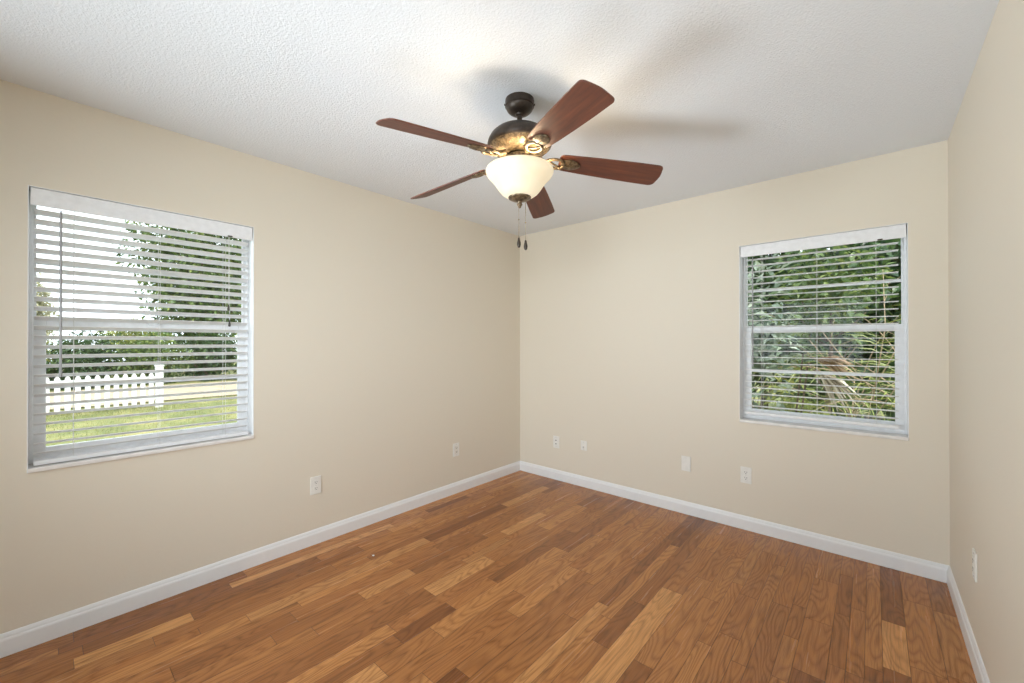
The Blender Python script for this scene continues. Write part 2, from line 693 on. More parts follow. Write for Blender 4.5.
baseboard('baseboard_left', (0, YB, 0.0005), R(90), -YB, 'white moulded baseboard under the left window wall')
baseboard('baseboard_back', (0.0, 0, 0.0005), 0, W, 'white moulded baseboard along the far wall')
baseboard('baseboard_right', (W, 0, 0.0005), R(-90), -YB, 'white moulded baseboard along the right edge wall')


# ------------------------------------------------------------------ windows
def make_window(name, loc, rotz, Wd, label):
    root = bpy.data.objects.new(name, None)
    COL.objects.link(root)
    root.location = loc
    root.rotation_euler = (0, 0, rotz)
    struct(root, label)
    z0, z1 = LZ0, LZ1
    s = 0.003
    bm = bmesh.new()
    for x0, x1 in ((0, s), (Wd - s, Wd)):
        box(bm, x0, x1, 0.0, 0.158, z0, z1)
    box(bm, s, Wd - s, 0.0, 0.158, z1 - s, z1)
    build('jamb_liner', bm, 'white_trim', root)
    bm = bmesh.new()
    box(bm, 0.001, Wd - 0.001, -0.012, 0.10, z0, z0 + 0.020, 0.004, 2)
    build('sill', bm, 'marble_sill', root)
    b0 = z0 + 0.02
    bm = bmesh.new()
    ring_frame(bm, s, Wd - s, b0, z1 - s, 0.012, 0.088, 0.150, wb=0.022, wt=0.03)
    build('window_frame', bm, 'white_vinyl', root)
    mid = 1.410

    def sash(nm, zb, zt, y0, y1, wb, wt, ws):
        bm = bmesh.new()
        xa, xb = s + 0.010, Wd - s - 0.010
        ring_frame(bm, xa, xb, zb, zt, ws, y0, y1, wb=wb, wt=wt)
        o = build(nm, bm, 'white_vinyl', root)
        zm = (zb + wb + zt - wt) / 2
        bm = bmesh.new()
        box(bm, xa + ws, xb - ws, y0 + 0.002, y1 - 0.002, zm - 0.009, zm + 0.009, 0.002, 1)
        build('muntin', bm, 'white_vinyl', o)
        bm = bmesh.new()
        yc = (y0 + y1) / 2
        box(bm, xa + ws - 0.004, xb - ws + 0.004, yc - 0.002, yc + 0.002, zb + wb - 0.004, zt - wt + 0.004)
        build('pane', bm, 'glass', o)
        return o
    sash('upper_sash', mid - 0.012, z1 - 0.03, 0.122, 0.144, 0.034, 0.020, 0.012)
    lo = sash('lower_sash', b0 + 0.020, mid + 0.024, 0.096, 0.118, 0.048, 0.036, 0.042)
    bm = bmesh.new()
    box(bm, Wd / 2 - 0.025, Wd / 2 + 0.025, 0.088, 0.097, mid + 0.006, mid + 0.020, 0.003, 2)
    build('sash_lock', bm, 'white_vinyl', lo)
    return root


make_window('window_1', (0, LY0, 0), R(90), LY1 - LY0, 'window in the left wall overlooking lawn and picket fence')
make_window('window_2', (BX0, 0, 0), 0, BX1 - BX0, 'window in the far wall overlooking dense shrubs')


def make_blind(loc, rotz, Wd, label, tilt, ladder_u, wand_u, wand_z, tassels, gap0, gap1, lift):
    root = thing('window_blind', label, 'blind', loc, rotz, None)
    z1 = LZ1 - 0.004
    xa, xb = 0.008, Wd - 0.008
    va, vb = xa, xb
    bm = bmesh.new()
    box(bm, xa, xb, 0.014, 0.066, z1 - 0.048, z1, 0.002, 1)
    build('headrail', bm, 'white_vinyl', root)
    bm = bmesh.new()
    prism(bm, [(0.003, z1 - 0.078), (0.010, z1 - 0.078), (0.012, z1 - 0.070), (0.0125, z1 - 0.012), (0.0105, z1 - 0.004), (0.005, z1 - 0.001), (0.003, z1 - 0.006), (0.001, z1 - 0.040)],
          va, vb, Matrix(((0, 1, 0, 0), (1, 0, 0, 0), (0, 0, 1, 0), (0, 0, 0, 1))))
    build('valance', bm, 'white_vinyl', root)
    xa, xb = gap0 - 0.004, Wd - gap1 + 0.004
    # slats
    bm = bmesh.new()
    pitch, yc, wd, th = 0.0432, 0.040, 0.050, 0.0026
    zt = z1 - 0.078 - 0.022
    zb = LZ0 + 0.020 + 0.026 + lift
    n = int((zt - zb - 0.012) / pitch) + 1
    zs = [zt - pitch * i for i in range(n)]
    rng = random.Random(int(Wd * 1e4 + tilt * 10))
    for z in zs:
        a = R(tilt + rng.uniform(-0.7, 0.7))
        prof = []
        K = 6
        for side in (1, -1):
            rr = range(K + 1) if side == 1 else range(K, -1, -1)
            for k in rr:
                t = (k / K - 0.5)
                d = t * wd
                c = 0.0022 * (1 - 4 * t * t) + side * th / 2
                prof.append((yc + d * cos(a) + c * sin(a), z - d * sin(a) + c * cos(a)))
        A = [bm.verts.new((xa + 0.004, y, zz)) for y, zz in prof]
        B = [bm.verts.new((xb - 0.004, y, zz)) for y, zz in prof]
        m = len(A)
        bm.faces.new(A); bm.faces.new(B[::-1])
        for i in range(m):
            bm.faces.new((A[i], B[i], B[(i + 1) % m], A[(i + 1) % m]))
    build('slats', bm, 'slat', root)
    bm = bmesh.new()
    box(bm, xa + 0.004, xb - 0.004, yc - 0.026, yc + 0.026, zb - 0.022, zb - 0.002, 0.004, 2)
    build('bottom_rail', bm, 'white_vinyl', root)
    for u in ladder_u:
        bm = bmesh.new()
        for y in (yc - 0.027, yc + 0.027):
            tube(bm, [(u, y, zb - 0.002), (u, y, z1 - 0.05)], 0.0009, 6)
        for z in zs:
            tube(bm, [(u, yc - 0.027, z - 0.004 + 0.027 * sin(R(tilt))), (u, yc + 0.027, z - 0.004 - 0.027 * sin(R(tilt)))], 0.0006, 5)
        build('ladder_cord', bm, 'cord', root)
    # tilt wand with hook
    bm = bmesh.new()
    tube(bm, [(wand_u, 0.002, z1 - 0.085), (wand_u, -0.004, z1 - 0.11), (wand_u, -0.005, wand_z)], [0.0025, 0.0045, 0.0045], 8)
    tube(bm, [(wand_u, -0.005, wand_z + 0.03), (wand_u, -0.005, wand_z)], [0.0052, 0.0058], 8)
    build('tilt_wand', bm, 'wand_acrylic', root)
    for u, zz in tassels:
        bm = bmesh.new()
        tube(bm, [(u, 0.003, z1 - 0.082), (u, -0.003, z1 - 0.10), (u, -0.003, zz + 0.03)], 0.0010, 6)
        c = build('lift_cord', bm, 'cord', root)
        bm = bmesh.new()
        lathe(bm, [(0.002, zz + 0.034), (0.004, zz + 0.030), (0.0065, zz + 0.006), (0.006, zz), (0.003, zz - 0.002)], 12, cx=u, cy=-0.003)
        build('tassel', bm, 'tassel_dark', c, True)
    # cord exit at the bottom of the valance
    bm = bmesh.new()
    uc = Wd * 0.862
    box(bm, uc - 0.012, uc + 0.012, -0.002, 0.004, z1 - 0.078, z1 - 0.070, 0.002, 1)
    build('cord_lock', bm, 'tassel_dark', root)
    return root


make_blind((0, LY0, 0), R(90), LY1 - LY0, 'white slatted blind in the left window over the lawn view', 18, (0.140, 0.447, 0.735), 0.098, 1.17, ((0.745, 1.51), (0.750, 1.42)), 0.018, 0.022, 0.0)
make_blind((BX0, 0, 0), 0, BX1 - BX0, 'white slatted blind in the far wall window over dense shrubs', 0.5, (0.135, 0.445, 0.735), 0.085, 1.155, (), 0.030, 0.040, 0.034)


# ------------------------------------------------------------------ unseen glazed door added behind the viewer to let in fill daylight
def make_fill_door():
    root = bpy.data.objects.new('fill_door_1', None)
    COL.objects.link(root)
    root.location = (0, YB, 0)
    struct(root, 'added glazed sliding door behind the viewer, for fill daylight')
    bm = bmesh.new()
    ring_frame(bm, DX0, DX1, 0.0, DZ1, 0.04, -0.13, -0.03)
    build('fill_door_frame', bm, 'white_vinyl', root)
    m = (DX0 + DX1) / 2
    for x0, x1, y in ((DX0 + 0.04, m + 0.025, -0.11), (m - 0.025, DX1 - 0.04, -0.075)):
        bm = bmesh.new()
        ring_frame(bm, x0, x1, 0.04, DZ1 - 0.04, 0.05, y, y + 0.03)
        o = build('fill_door_panel', bm, 'white_vinyl', root)
        bm = bmesh.new()
        box(bm, x0 + 0.045, x1 - 0.045, y + 0.012, y + 0.018, 0.085, DZ1 - 0.085)
        build('pane', bm, 'glass', o)


make_fill_door()
portal('window_1_portal', (-T - 0.02, (LY0 + LY1) / 2, (LZ0 + LZ1) / 2), (1, 0, 0), 0.88, 1.28)
portal('window_2_portal', ((BX0 + BX1) / 2, T + 0.02, (LZ0 + LZ1) / 2), (0, -1, 0), 0.88, 1.28)
portal('fill_door_portal', ((DX0 + DX1) / 2, YB - T - 0.02, DZ1 / 2), (0, 1, 0), DX1 - DX0, DZ1)


# ------------------------------------------------------------------ wall plates
def wall_plate(name, label, cat, loc, rotz, kind, pw=0.070, ph=0.115, group=None, mat='white_plastic'):
    """local: x along wall, y outwards (room is -y), z up, origin at plate centre on the wall"""
    root = thing(name, label, cat, loc, rotz, group)
    bm = bmesh.new()
    box(bm, -pw / 2, pw / 2, -0.0065, 0.0, -ph / 2, ph / 2, 0.0025, 2)
    build('cover_plate', bm, mat, root)
    if kind == 'duplex':
        for zc in (0.0195, -0.0195):
            bm = bmesh.new()
            ol = []
            for i in range(24):
                a = 2 * pi * i / 24
                ol.append((0.0172 * cos(a), max(-0.0140, min(0.0140, 0.0172 * sin(a))) + zc))
            prism(bm, ol, -0.0085, -0.006)
            rc = build('receptacle', bm, mat, root)
            bm = bmesh.new()
            for sx, hh in ((-0.0063, 0.0085), (0.0063, 0.0070)):
                box(bm, sx - 0.0013, sx + 0.0013, -0.0090, -0.0080, zc + 0.0035 - hh / 2, zc + 0.0035 + hh / 2)
            lst = [(0.0026 * cos(2 * pi * i / 10), zc - 0.0075 + 0.0026 * sin(2 * pi * i / 10)) for i in range(10)]
            prism(bm, lst, -0.0090, -0.0080)
            build('slot', bm, 'dark_slot', rc)
        screws = [0.0]
    elif kind == 'rocker':
        bm = bmesh.new()
        box(bm, -0.0165, 0.0165, -0.0085, -0.006, -0.0335, 0.0335, 0.001, 1)
        rc = build('receptacle', bm, 'ivory_plastic', root)
        bm = bmesh.new()
        for zc in (0.017, -0.017):
            for sx in (-0.006, 0.006):
                box(bm, sx - 0.0012, sx + 0.0012, -0.0090, -0.0080, zc - 0.002, zc + 0.006)
            box(bm, -0.0022, 0.0022, -0.0090, -0.0080, zc - 0.0095, zc - 0.0055)
        build('slot', bm, 'dark_slot', rc)
        screws = [0.047, -0.047]
    elif kind == 'phone':
        for zc in (0.018, -0.016):
            bm = bmesh.new()
            box(bm, -0.009, 0.009, -0.0085, -0.006, zc - 0.008, zc + 0.008, 0.001, 1)
            j = build('jack', bm, mat, root)
            bm = bmesh.new()
            box(bm, -0.006, 0.006, -0.0090, -0.0080, zc - 0.005, zc + 0.004)
            build('socket', bm, 'dark_slot', j)
        screws = [0.044, -0.044]
    elif kind == 'coax':
        bm = bmesh.new()
        prism(bm, [(0.0062 * cos(pi / 3 * i), 0.0062 * sin(pi / 3 * i) - 0.012) for i in range(6)], -0.010, -0.006)
        prism(bm, [(0.0042 * cos(pi / 6 * i), 0.0042 * sin(pi / 6 * i) - 0.012) for i in range(12)], -0.019, -0.010)
        build('coax_jack', bm, 'steel', root)
        screws = [0.030, -0.030]
    else:
        screws = [0.042, -0.042]
    for zc in screws:
        bm = bmesh.new()
        prism(bm, [(0.0026 * cos(pi / 6 * i), 0.0026 * sin(pi / 6 * i) + zc) for i in range(12)], -0.0078, -0.006)
        build('screw', bm, 'steel' if kind != 'blank' else mat, root)
    return root


wall_plate('duplex_outlet', 'white duplex power outlet low on the wall right of the lawn-view window', 'outlet', (0, -2.098, 0.385), R(90), 'duplex')
wall_plate('decorator_outlet', 'white rectangular outlet on the left wall closest to the room corner', 'outlet', (0, -0.880, 0.382), R(90), 'rocker')
wall_plate('phone_jack_plate', 'white two-port jack plate on the far wall nearest the room corner', 'wall plate', (0.461, 0, 0.363), 0, 'phone')
wall_plate('coax_plate', 'short white wall plate with a protruding metal coax stub', 'wall plate', (0.769, 0, 0.378), 0, 'coax', 0.064, 0.088)
wall_plate('blank_plate', 'plain blank white plate on the far wall left of the duplex outlet', 'wall plate', (1.682, 0, 0.388), 0, 'blank')
wall_plate('duplex_outlet', 'white duplex power outlet on the far wall beneath the shrub-view window', 'outlet', (2.094, 0, 0.385), 0, 'duplex')
wall_plate('decorator_outlet', 'white wall plate seen edge-on at the right edge of the photo', 'outlet', (W, -0.768, 0.410), R(-90), 'rocker')


# ------------------------------------------------------------------ ceiling fan
FX, FY = 1.5530, -1.8440


def make_fan():
    root = thing('ceiling_fan', 'bronze ceiling fan with five mahogany blades and a lit frosted bowl', 'ceiling fan', (FX, FY, H))
    Z = lambda z: z - H
    bm = bmesh.new()
    lathe(bm, [(0.066, 0), (0.067, -0.006), (0.067, -0.030), (0.063, -0.033), (0.063, -0.036), (0.058, -0.046), (0.048, -0.056), (0.034, -0.063), (0.024, -0.065)], 40)
    can = build('canopy', bm, 'bronze', root, True, 40)
    for a in (YAW, YAW + pi):
        bm = bmesh.new()
        d = Vector((cos(a), sin(a), 0))
        tube(bm, [d * 0.063 + Vector((0, 0, -0.020)), d * 0.071 + Vector((0, 0, -0.020))], [0.004, 0.0046], 10)
        build('screw', bm, 'bronze', can, True, 40)
    bm = bmesh.new()
    lathe(bm, [(0.016, -0.052), (0.021, -0.064), (0.019, -0.070), (0.012, -0.074), (0.0115, -0.150)], 24)
    build('downrod', bm, 'bronze', root, True, 40)
    bm = bmesh.new()
    lathe(bm, [(0.022, Z(2.3260)), (0.030, Z(2.3240)), (0.036, Z(2.3170)), (0.060, Z(2.3130)), (0.088, Z(2.3030)), (0.1159, Z(2.2880)), (0.1346, Z(2.2700)), (0.1459, Z(2.2480)),
               (0.1485, Z(2.2340)), (0.1449, Z(2.2260)), (0.1387, Z(2.2220))], 56, True, False)
    lathe_top = build('motor_housing', bm, 'bronze', root, True, 40)
    bm = bmesh.new()
    lathe(bm, [(0.1387, Z(2.2225)), (0.1325, Z(2.2160)), (0.1159, Z(2.2050)), (0.105, Z(2.1980)), (0.094, Z(2.1940)), (0.070, Z(2.1910)), (0.055, Z(2.1880))], 56, False, True)
    # raised scroll ribs around the underside of the motor
    for k in range(30):
        a = 2 * pi * k / 30
        pts = []
        for i in range(6):
            t = i / 5
            r = 0.131 - 0.030 * t
            z = Z(2.2180) - 0.020 * t - 0.001
            aa = a + 0.16 * sin(pi * t) + 0.10 * t
            pts.append((r * cos(aa), r * sin(aa), z))
        tube(bm, pts, [0.0026, 0.0034, 0.0036, 0.0034, 0.0030, 0.0020], 6)
    build('motor_trim', bm, 'brass', root, True, 40)
    bm = bmesh.new()
    lathe(bm, [(0.052, Z(2.184)), (0.062, Z(2.176)), (0.064, Z(2.150)), (0.072, Z(2.146)), (0.076, Z(2.140)), (0.066, Z(2.134)), (0.050, Z(2.128)), (0.022, Z(2.124))], 40)
    build('switch_housing', bm, 'brass', root, True, 40)
    # glass bowl: outer and inner shell
    outer = [(0.1530, Z(2.119)), (0.1560, Z(2.112)), (0.1545, Z(2.102)), (0.1480, Z(2.091)), (0.1370, Z(2.079)), (0.1250, Z(2.066)), (0.1150, Z(2.053)), (0.1060, Z(2.040)),
             (0.0965, Z(2.026)), (0.0840, Z(2.011)), (0.0670, Z(1.999)), (0.0480, Z(1.993)), (0.0300, Z(1.990)), (0.010, Z(1.989))]
    inner = [(r - 0.004 if r > 0.02 else 0.010, z + 0.004) for r, z in outer[1:]][::-1]
    bm = bmesh.new()
    lathe(bm, outer + inner + [(0.1500, Z(2.120)), outer[0]], 64, False, False)
    bmesh.ops.remove_doubles(bm, verts=bm.verts, dist=1e-5)
    build('light_bowl', bm, 'bowl', root, True)
    # centre rod inside the bowl and the cap under it
    bm = bmesh.new()
    lathe(bm, [(0.006, Z(2.126)), (0.006, Z(1.990))], 12)
    build('centre_rod', bm, 'brass', root, True, 40)
    bm = bmesh.new()
    lathe(bm, [(0.008, Z(1.9915)), (0.046, Z(1.9940)), (0.053, Z(1.9920)), (0.051, Z(1.9865)), (0.038, Z(1.9800)), (0.020, Z(1.9745)), (0.011, Z(1.9710)), (0.009, Z(1.9660)), (0.0125, Z(1.9610)),
               (0.0125, Z(1.9570)), (0.008, Z(1.9520)), (0.006, Z(1.9450)), (0.002, Z(1.9420))], 32)
    build('finial_cap', bm, 'brass', root, True, 40)
    # pull chains
    rr = Vector((cos(YAW), sin(YAW), 0))
    for off, top, fob, bead in ((rr * -0.004, 1.944, 1.808, 1.890), (rr * 0.027, 1.982, 1.796, 1.876)):
        bm = bmesh.new()
        x, y = off.x, off.y
        tube(bm, [(x, y, Z(top)), (x, y, Z(fob))], 0.0010, 6)
        z = top
        while z > fob:
            bmesh.ops.create_uvsphere(bm, u_segments=6, v_segments=4, radius=0.0017, matrix=Matrix.Translation((x, y, Z(z))))
            z -= 0.006
        bmesh.ops.create_uvsphere(bm, u_segments=10, v_segments=6, radius=0.0038, matrix=Matrix.Translation((x, y, Z(bead))))
        c = build('pull_chain', bm, 'chain_metal', root, True)
        bm = bmesh.new()
        lathe(bm, [(0.002, Z(fob)), (0.0045, Z(fob - 0.004)), (0.0055, Z(fob - 0.012)), (0.0085, Z(fob - 0.024)), (0.0090, Z(fob - 0.032)), (0.0070, Z(fob - 0.041)), (0.0050, Z(fob - 0.045)), (0.002, Z(fob - 0.047))], 16, cx=x, cy=y)
        build('pull_fob', bm, 'bronze', c, True)
    # blades and irons
    A0 = R(44.75)
    cone = R(5.84)
    hub_z = Z(2.179)

    def blade_outline():
        pts = []
        # root (rounded), leading side, tip with unequal corner radii, trailing side
        def corner(cx, cy, r, a0, a1, n=6):
            return [(cx + r * cos(R(a0 + (a1 - a0) * i / n)), cy + r * sin(R(a0 + (a1 - a0) * i / n))) for i in range(n + 1)]
        pts += corner(0.205, 0.030, 0.022, 180, 100)
        pts += [(0.30, 0.0585), (0.42, 0.0640), (0.54, 0.0680)]
        pts += corner(0.634, 0.0450, 0.024, 92, 20)
        pts += [(0.6630, 0.02), (0.6650, 0.0), (0.6630, -0.02)]
        pts += corner(0.634, -0.0450, 0.024, -20, -92)
        pts += [(0.54, -0.0680), (0.42, -0.0640), (0.30, -0.0585)]
        pts += corner(0.205, -0.030, 0.022, -100, -180)
        return pts
    for k in range(5):
        ang = A0 + 2 * pi * k / 5
        base = Matrix.Translation((0, 0, hub_z)) @ Matrix.Rotation(R(-0.8), 4, 'X') @ Matrix.Rotation(ang, 4, 'Z') @ Matrix.Rotation(cone, 4, 'Y')
        warp = 8.0 if k == 2 else 0.0          # one blade hangs more steeply than the rest
        pit = base @ Matrix.Rotation(R(-14.5 - warp), 4, 'X')
        bm = bmesh.new()
        plate(bm, blade_outline(), -0.003, 0.003)
        o = build('blade', bm, 'blade', root)
        o.matrix_local = pit
        # iron: neck, pair of scrolls forming an oval eye, leaf paddle under the blade
        bm = bmesh.new()
        tube(bm, [(0.085, 0, 0.004), (0.105, 0, -0.003), (0.125, 0, -0.010)], [0.014, 0.012, 0.011], 10)
        ov = []
        N = 26
        for i in range(N + 1):
            t = 2 * pi * i / N
            ov.append((0.163 - 0.044 * cos(t), 0.031 * sin(t) * (1.0 - 0.15 * cos(t)), -0.011 + 0.006 * (i % 13) / 13 * 0))
        tube(bm, ov, 0.0072, 8, False)
        tube(bm, [(0.135, -0.020, -0.012), (0.150, -0.006, -0.014), (0.170, 0.006, -0.014), (0.192, 0.020, -0.012)], [0.003, 0.0045, 0.0045, 0.003], 8)
        leaf = []
        for i in range(28):
            t = 2 * pi * i / 28
            x = 0.238 + 0.046 * cos(t)
            y = 0.034 * sin(t) * (1 - 0.30 * cos(t) * (1 if cos(t) > 0 else 0.3))
            leaf.append((x, y))
        plate(bm, leaf, -0.0095, -0.0035, dome=0.005)
        # veins on the leaf
        tube(bm, [(0.198, 0, -0.0125), (0.238, 0, -0.0155), (0.276, 0, -0.0115)], [0.0028, 0.0028, 0.0012], 6)
        for s in (-1, 1):
            for xx in (0.214, 0.232, 0.250):
                tube(bm, [(xx, 0, -0.0145), (xx + 0.014, s * 0.020, -0.0118)], [0.0018, 0.0010], 6)
        o = build('blade_iron', bm, 'brass', root, True, 50)
        o.matrix_local = base @ Matrix.Rotation(R(-11 - warp), 4, 'X')
    # the bulbs' light
    for i in range(3):
        a = R(-24) + 2 * pi * i / 3
        ld = bpy.data.lights.new('fan_bulb', 'POINT')
        ld.energy = (4.4, 1.6, 1.6)[i]
        ld.color = (1.0, 0.80, 0.54)
        ld.shadow_soft_size = 0.028
        lo = bpy.data.objects.new('fan_bulb', ld)
        COL.objects.link(lo)
        lo.location = (FX + 0.090 * cos(a), FY + 0.090 * sin(a), 2.092)
    return root


make_fan()

# a chip of white paint lying on the boards
bm = bmesh.new()
plate(bm, [(0.009, 0.001), (0.005, 0.006), (-0.003, 0.007), (-0.010, 0.002), (-0.006, -0.005), (0.004, -0.006)], 0.0003, 0.002)
o = build('paint_chip', bm, 'white_trim')
o.location = (0.43, -1.93, 0.0)
tag(o, 'tiny white paint chip lying on the floor boards', 'paint chip')

# ------------------------------------------------------------------ outdoors
GZ = -0.25


def ground_patch(name, x0, x1, y0, y1, z, mat, label, n=24, amp=0.02):
    rng = random.Random(len(name))
    verts, faces = [], []
    for j in range(n + 1):
        for i in range(n + 1):
            verts.append((x0 + (x1 - x0) * i / n, y0 + (y1 - y0) * j / n, z + rng.uniform(-amp, amp)))
    for j in range(n):
        for i in range(n):
            a = j * (n + 1) + i
            faces.append((a, a + 1, a + n + 2, a + n + 1))
    me = bpy.data.meshes.new(name)
    me.from_pydata(verts, [], faces)
    return struct(link_mesh(name, me, mat, None, True), label)


ground_patch('lawn', -40, 40, -40, 30, GZ, 'lawn', 'sunlit lawn around the house', 60, 0.015)
ground_patch('planting_bed', -1.5, 7.0, T + 0.02, 8.0, GZ + 0.03, 'soil', 'shaded planting bed under the shrubs', 30, 0.02)
ground_patch('road', -17.0, -11.7, -25, 25, GZ + 0.03, 'road', 'pale sandy strip beyond the fence', 20, 0.004)


def leaf_mesh(name, mat, parent, pts, size, rng, aspect=0.42, droop=0.3, bent=0.15, updir=0.5):
    """many small bent leaves, each with its own tone; pts are (position, outward normal)"""
    verts, faces, vals = [], [], []
    for p, nrm in pts:
        L = size * rng.uniform(0.6, 1.25)
        wd = L * aspect * rng.uniform(0.8, 1.2)
        d = Vector((rng.gauss(0, 1), rng.gauss(0, 1), rng.gauss(0, 0.6))) + nrm * 1.0
        d.z -= droop
        d.normalize()
        n = Vector((rng.gauss(0, 0.6), rng.gauss(0, 0.6), updir + rng.random())) + nrm * 0.4
        s = d.cross(n)
        if s.length < 1e-3:
            continue
        s.normalize()
        n = s.cross(d)
        b = len(verts)
        q = Vector(p)
        verts += [q, q + d * L * 0.45 + s * wd * 0.5 + n * L * bent * 0.5, q + d * L * 0.45 - s * wd * 0.5 + n * L * bent * 0.5,
                  q + d * L * 0.5 + n * L * bent * 0.2, q + d * L - n * L * bent]
        faces += [(b, b + 3, b + 1), (b, b + 2, b + 3), (b + 1, b + 3, b + 4), (b + 3, b + 2, b + 4)]
        v = min(1, max(0, rng.gauss(0.5, 0.24)))
        vals += [v] * 4
    me = bpy.data.meshes.new(name)
    me.from_pydata([tuple(v) for v in verts], [], faces)
    at = me.attributes.new('leaf', 'FLOAT', 'FACE')
    at.data.foreach_set('value', vals)
    return link_mesh(name, me, mat, parent)


def clump_points(rng, centre, rad, n, lumps=9, shell=0.55):
    """points in a lumpy crown"""
    cx, cy, cz = centre
    rx, ry, rz = rad
    bl = []
    for _ in range(lumps):
        while True:
            v = Vector((rng.uniform(-1, 1), rng.uniform(-1, 1), rng.uniform(-1, 1)))
            if v.length < 1:
                break
        bl.append((v * 0.66, rng.uniform(0.32, 0.52)))
    out = []
    for _ in range(n):
        c, r = rng.choice(bl)
        d = Vector((rng.gauss(0, 1), rng.gauss(0, 1), rng.gauss(0, 1))).normalized()
        q = c + d * r * (shell + (1 - shell) * rng.random())
        nn = Vector((d.x, d.y, d.z))
        out.append((Vector((cx + q.x * rx, cy + q.y * ry, max(0.03, cz + q.z * rz))), nn))
    return out


def tree(name, label, cat, loc, trunk_h, trunk_r, rad, n, leaf, mat, seed, group=None, lumps=12, aspect=0.45):
    rng = random.Random(seed)
    root = thing(name, label, cat, loc, 0, group)
    bm = bmesh.new()
    top = trunk_h + rad[2] * 0.9
    pts = [(rng.uniform(-.06, .06) * t * trunk_h, rng.uniform(-.06, .06) * t * trunk_h, top * t) for t in (0, .2, .4, .6, .8, 1.0)]
    tube(bm, pts, [trunk_r * (1.15 - 0.85 * t) for t in (0, .2, .4, .6, .8, 1)], 10)
    for i in range(7):
        t = rng.uniform(0.35, 0.85)
        a = rng.uniform(0, 2 * pi)
        s = Vector((0, 0, top * t))
        e = s + Vector((cos(a) * rad[0] * 0.6, sin(a) * rad[1] * 0.6, rad[2] * 0.4))
        tube(bm, [s, (s + e) / 2 + Vector((0, 0, -0.05)), e], [trunk_r * .45, trunk_r * .3, trunk_r * .12], 7)
    build('trunk', bm, 'bark', root, True)
    pts = clump_points(rng, (0, 0, trunk_h + rad[2]), rad, n, lumps)
    leaf_mesh('foliage', mat, root, pts, leaf, rng, aspect)
    return root


# --- beyond the left window: fence, hedge, trees
def picket_fence():
    x = -10.55
    y0, y1 = -7.2, -1.36
    root = thing('picket_fence', 'low white picket fence crossing the lawn outside the left window', 'fence', (x, y0, GZ))
    L = y1 - y0
    k = 0
    yy = 0.10
    while yy < L - 0.12:
        bm = bmesh.new()
        prism(bm, [(-0.045, 0.06), (0.045, 0.06), (0.045, 0.80), (0.0, 0.88), (-0.045, 0.80)], -0.010, 0.010,
              Matrix.Translation((0, yy, 0)) @ Matrix.Rotation(R(90), 4, 'Z'))
        build('picket', bm, 'fence_paint', root)
        yy += 0.155
    for z in (0.20, 0.66):
        bm = bmesh.new()
        box(bm, -0.05, -0.012, 0.0, L, z, z + 0.10, 0.004, 1)
        build('rail', bm, 'fence_paint', root)
    for yy in (0.0, L / 2, L):
        bm = bmesh.new()
        box(bm, -0.13, -0.011, yy - 0.075, yy + 0.075, -0.02, 1.0, 0.006, 1)
        box(bm, -0.145, 0.004, yy - 0.09, yy + 0.09, 1.0, 1.035, 0.008, 1)
        build('post', bm, 'fence_paint', root)


picket_fence()
hedge = [(-18.6, -6.4, 1.15, 'leaf_mid'), (-18.3, -4.2, 1.10, 'leaf_bright'), (-18.4, -2.2, 1.15, 'leaf_dark'), (-18.2, -0.4, 1.10, 'leaf_mid'),
         (-18.5, 1.3, 1.20, 'leaf_dark'), (-18.2, 3.0, 1.15, 'leaf_mid'), (-18.4, 4.8, 1.3, 'leaf_dark')]
hl = ['leafy green hedge shrub at the left end beyond the picket fence', 'yellow-green hedge shrub beyond the left part of the picket fence',
      'dark green hedge shrub beyond the middle of the picket fence', 'leafy hedge shrub beyond the fence end post',
      'dark hedge shrub beyond the sandy strip, just right of the fence end', 'mid-green hedge shrub under the big tree beyond the lawn',
      'dark hedge shrub at the right edge of the lawn view']
for i, (x, y, hz, m) in enumerate(hedge):
    tree('hedge_shrub', hl[i], 'shrub', (x, y, GZ), -0.30, 0.07, (1.2, 1.35, hz * 1.12), 4600, 0.17, m, 40 + i, 'hedge shrubs beyond the lawn', 24)
tree('shade_tree', 'tall dark green tree filling the right half of the lawn view', 'tree', (-21.0, 1.6, GZ), 0.8, 0.20, (2.6, 3.1, 4.0), 19000, 0.27, 'leaf_mid', 71, None, 40)
tree('shade_tree', 'lighter green tree at the right edge of the lawn view', 'tree', (-26.5, 6.0, GZ), 0.7, 0.18, (2.4, 2.4, 4.4), 12000, 0.26, 'leaf_bright', 72, None, 30)
tree('distant_tree', 'pale sunlit tree at the left edge of the lawn view', 'tree', (-30.0, -3.5, GZ), 1.0, 0.14, (1.5, 0.95, 2.3), 2600, 0.26, 'leaf_pale', 73, None, 14)
tree('distant_tree', 'low pale tree seen above the hedge under white sky', 'tree', (-30.0, 0.2, GZ), 0.6, 0.14, (2.0, 2.4, 1.25), 2600, 0.24, 'leaf_bright', 74, None, 14)


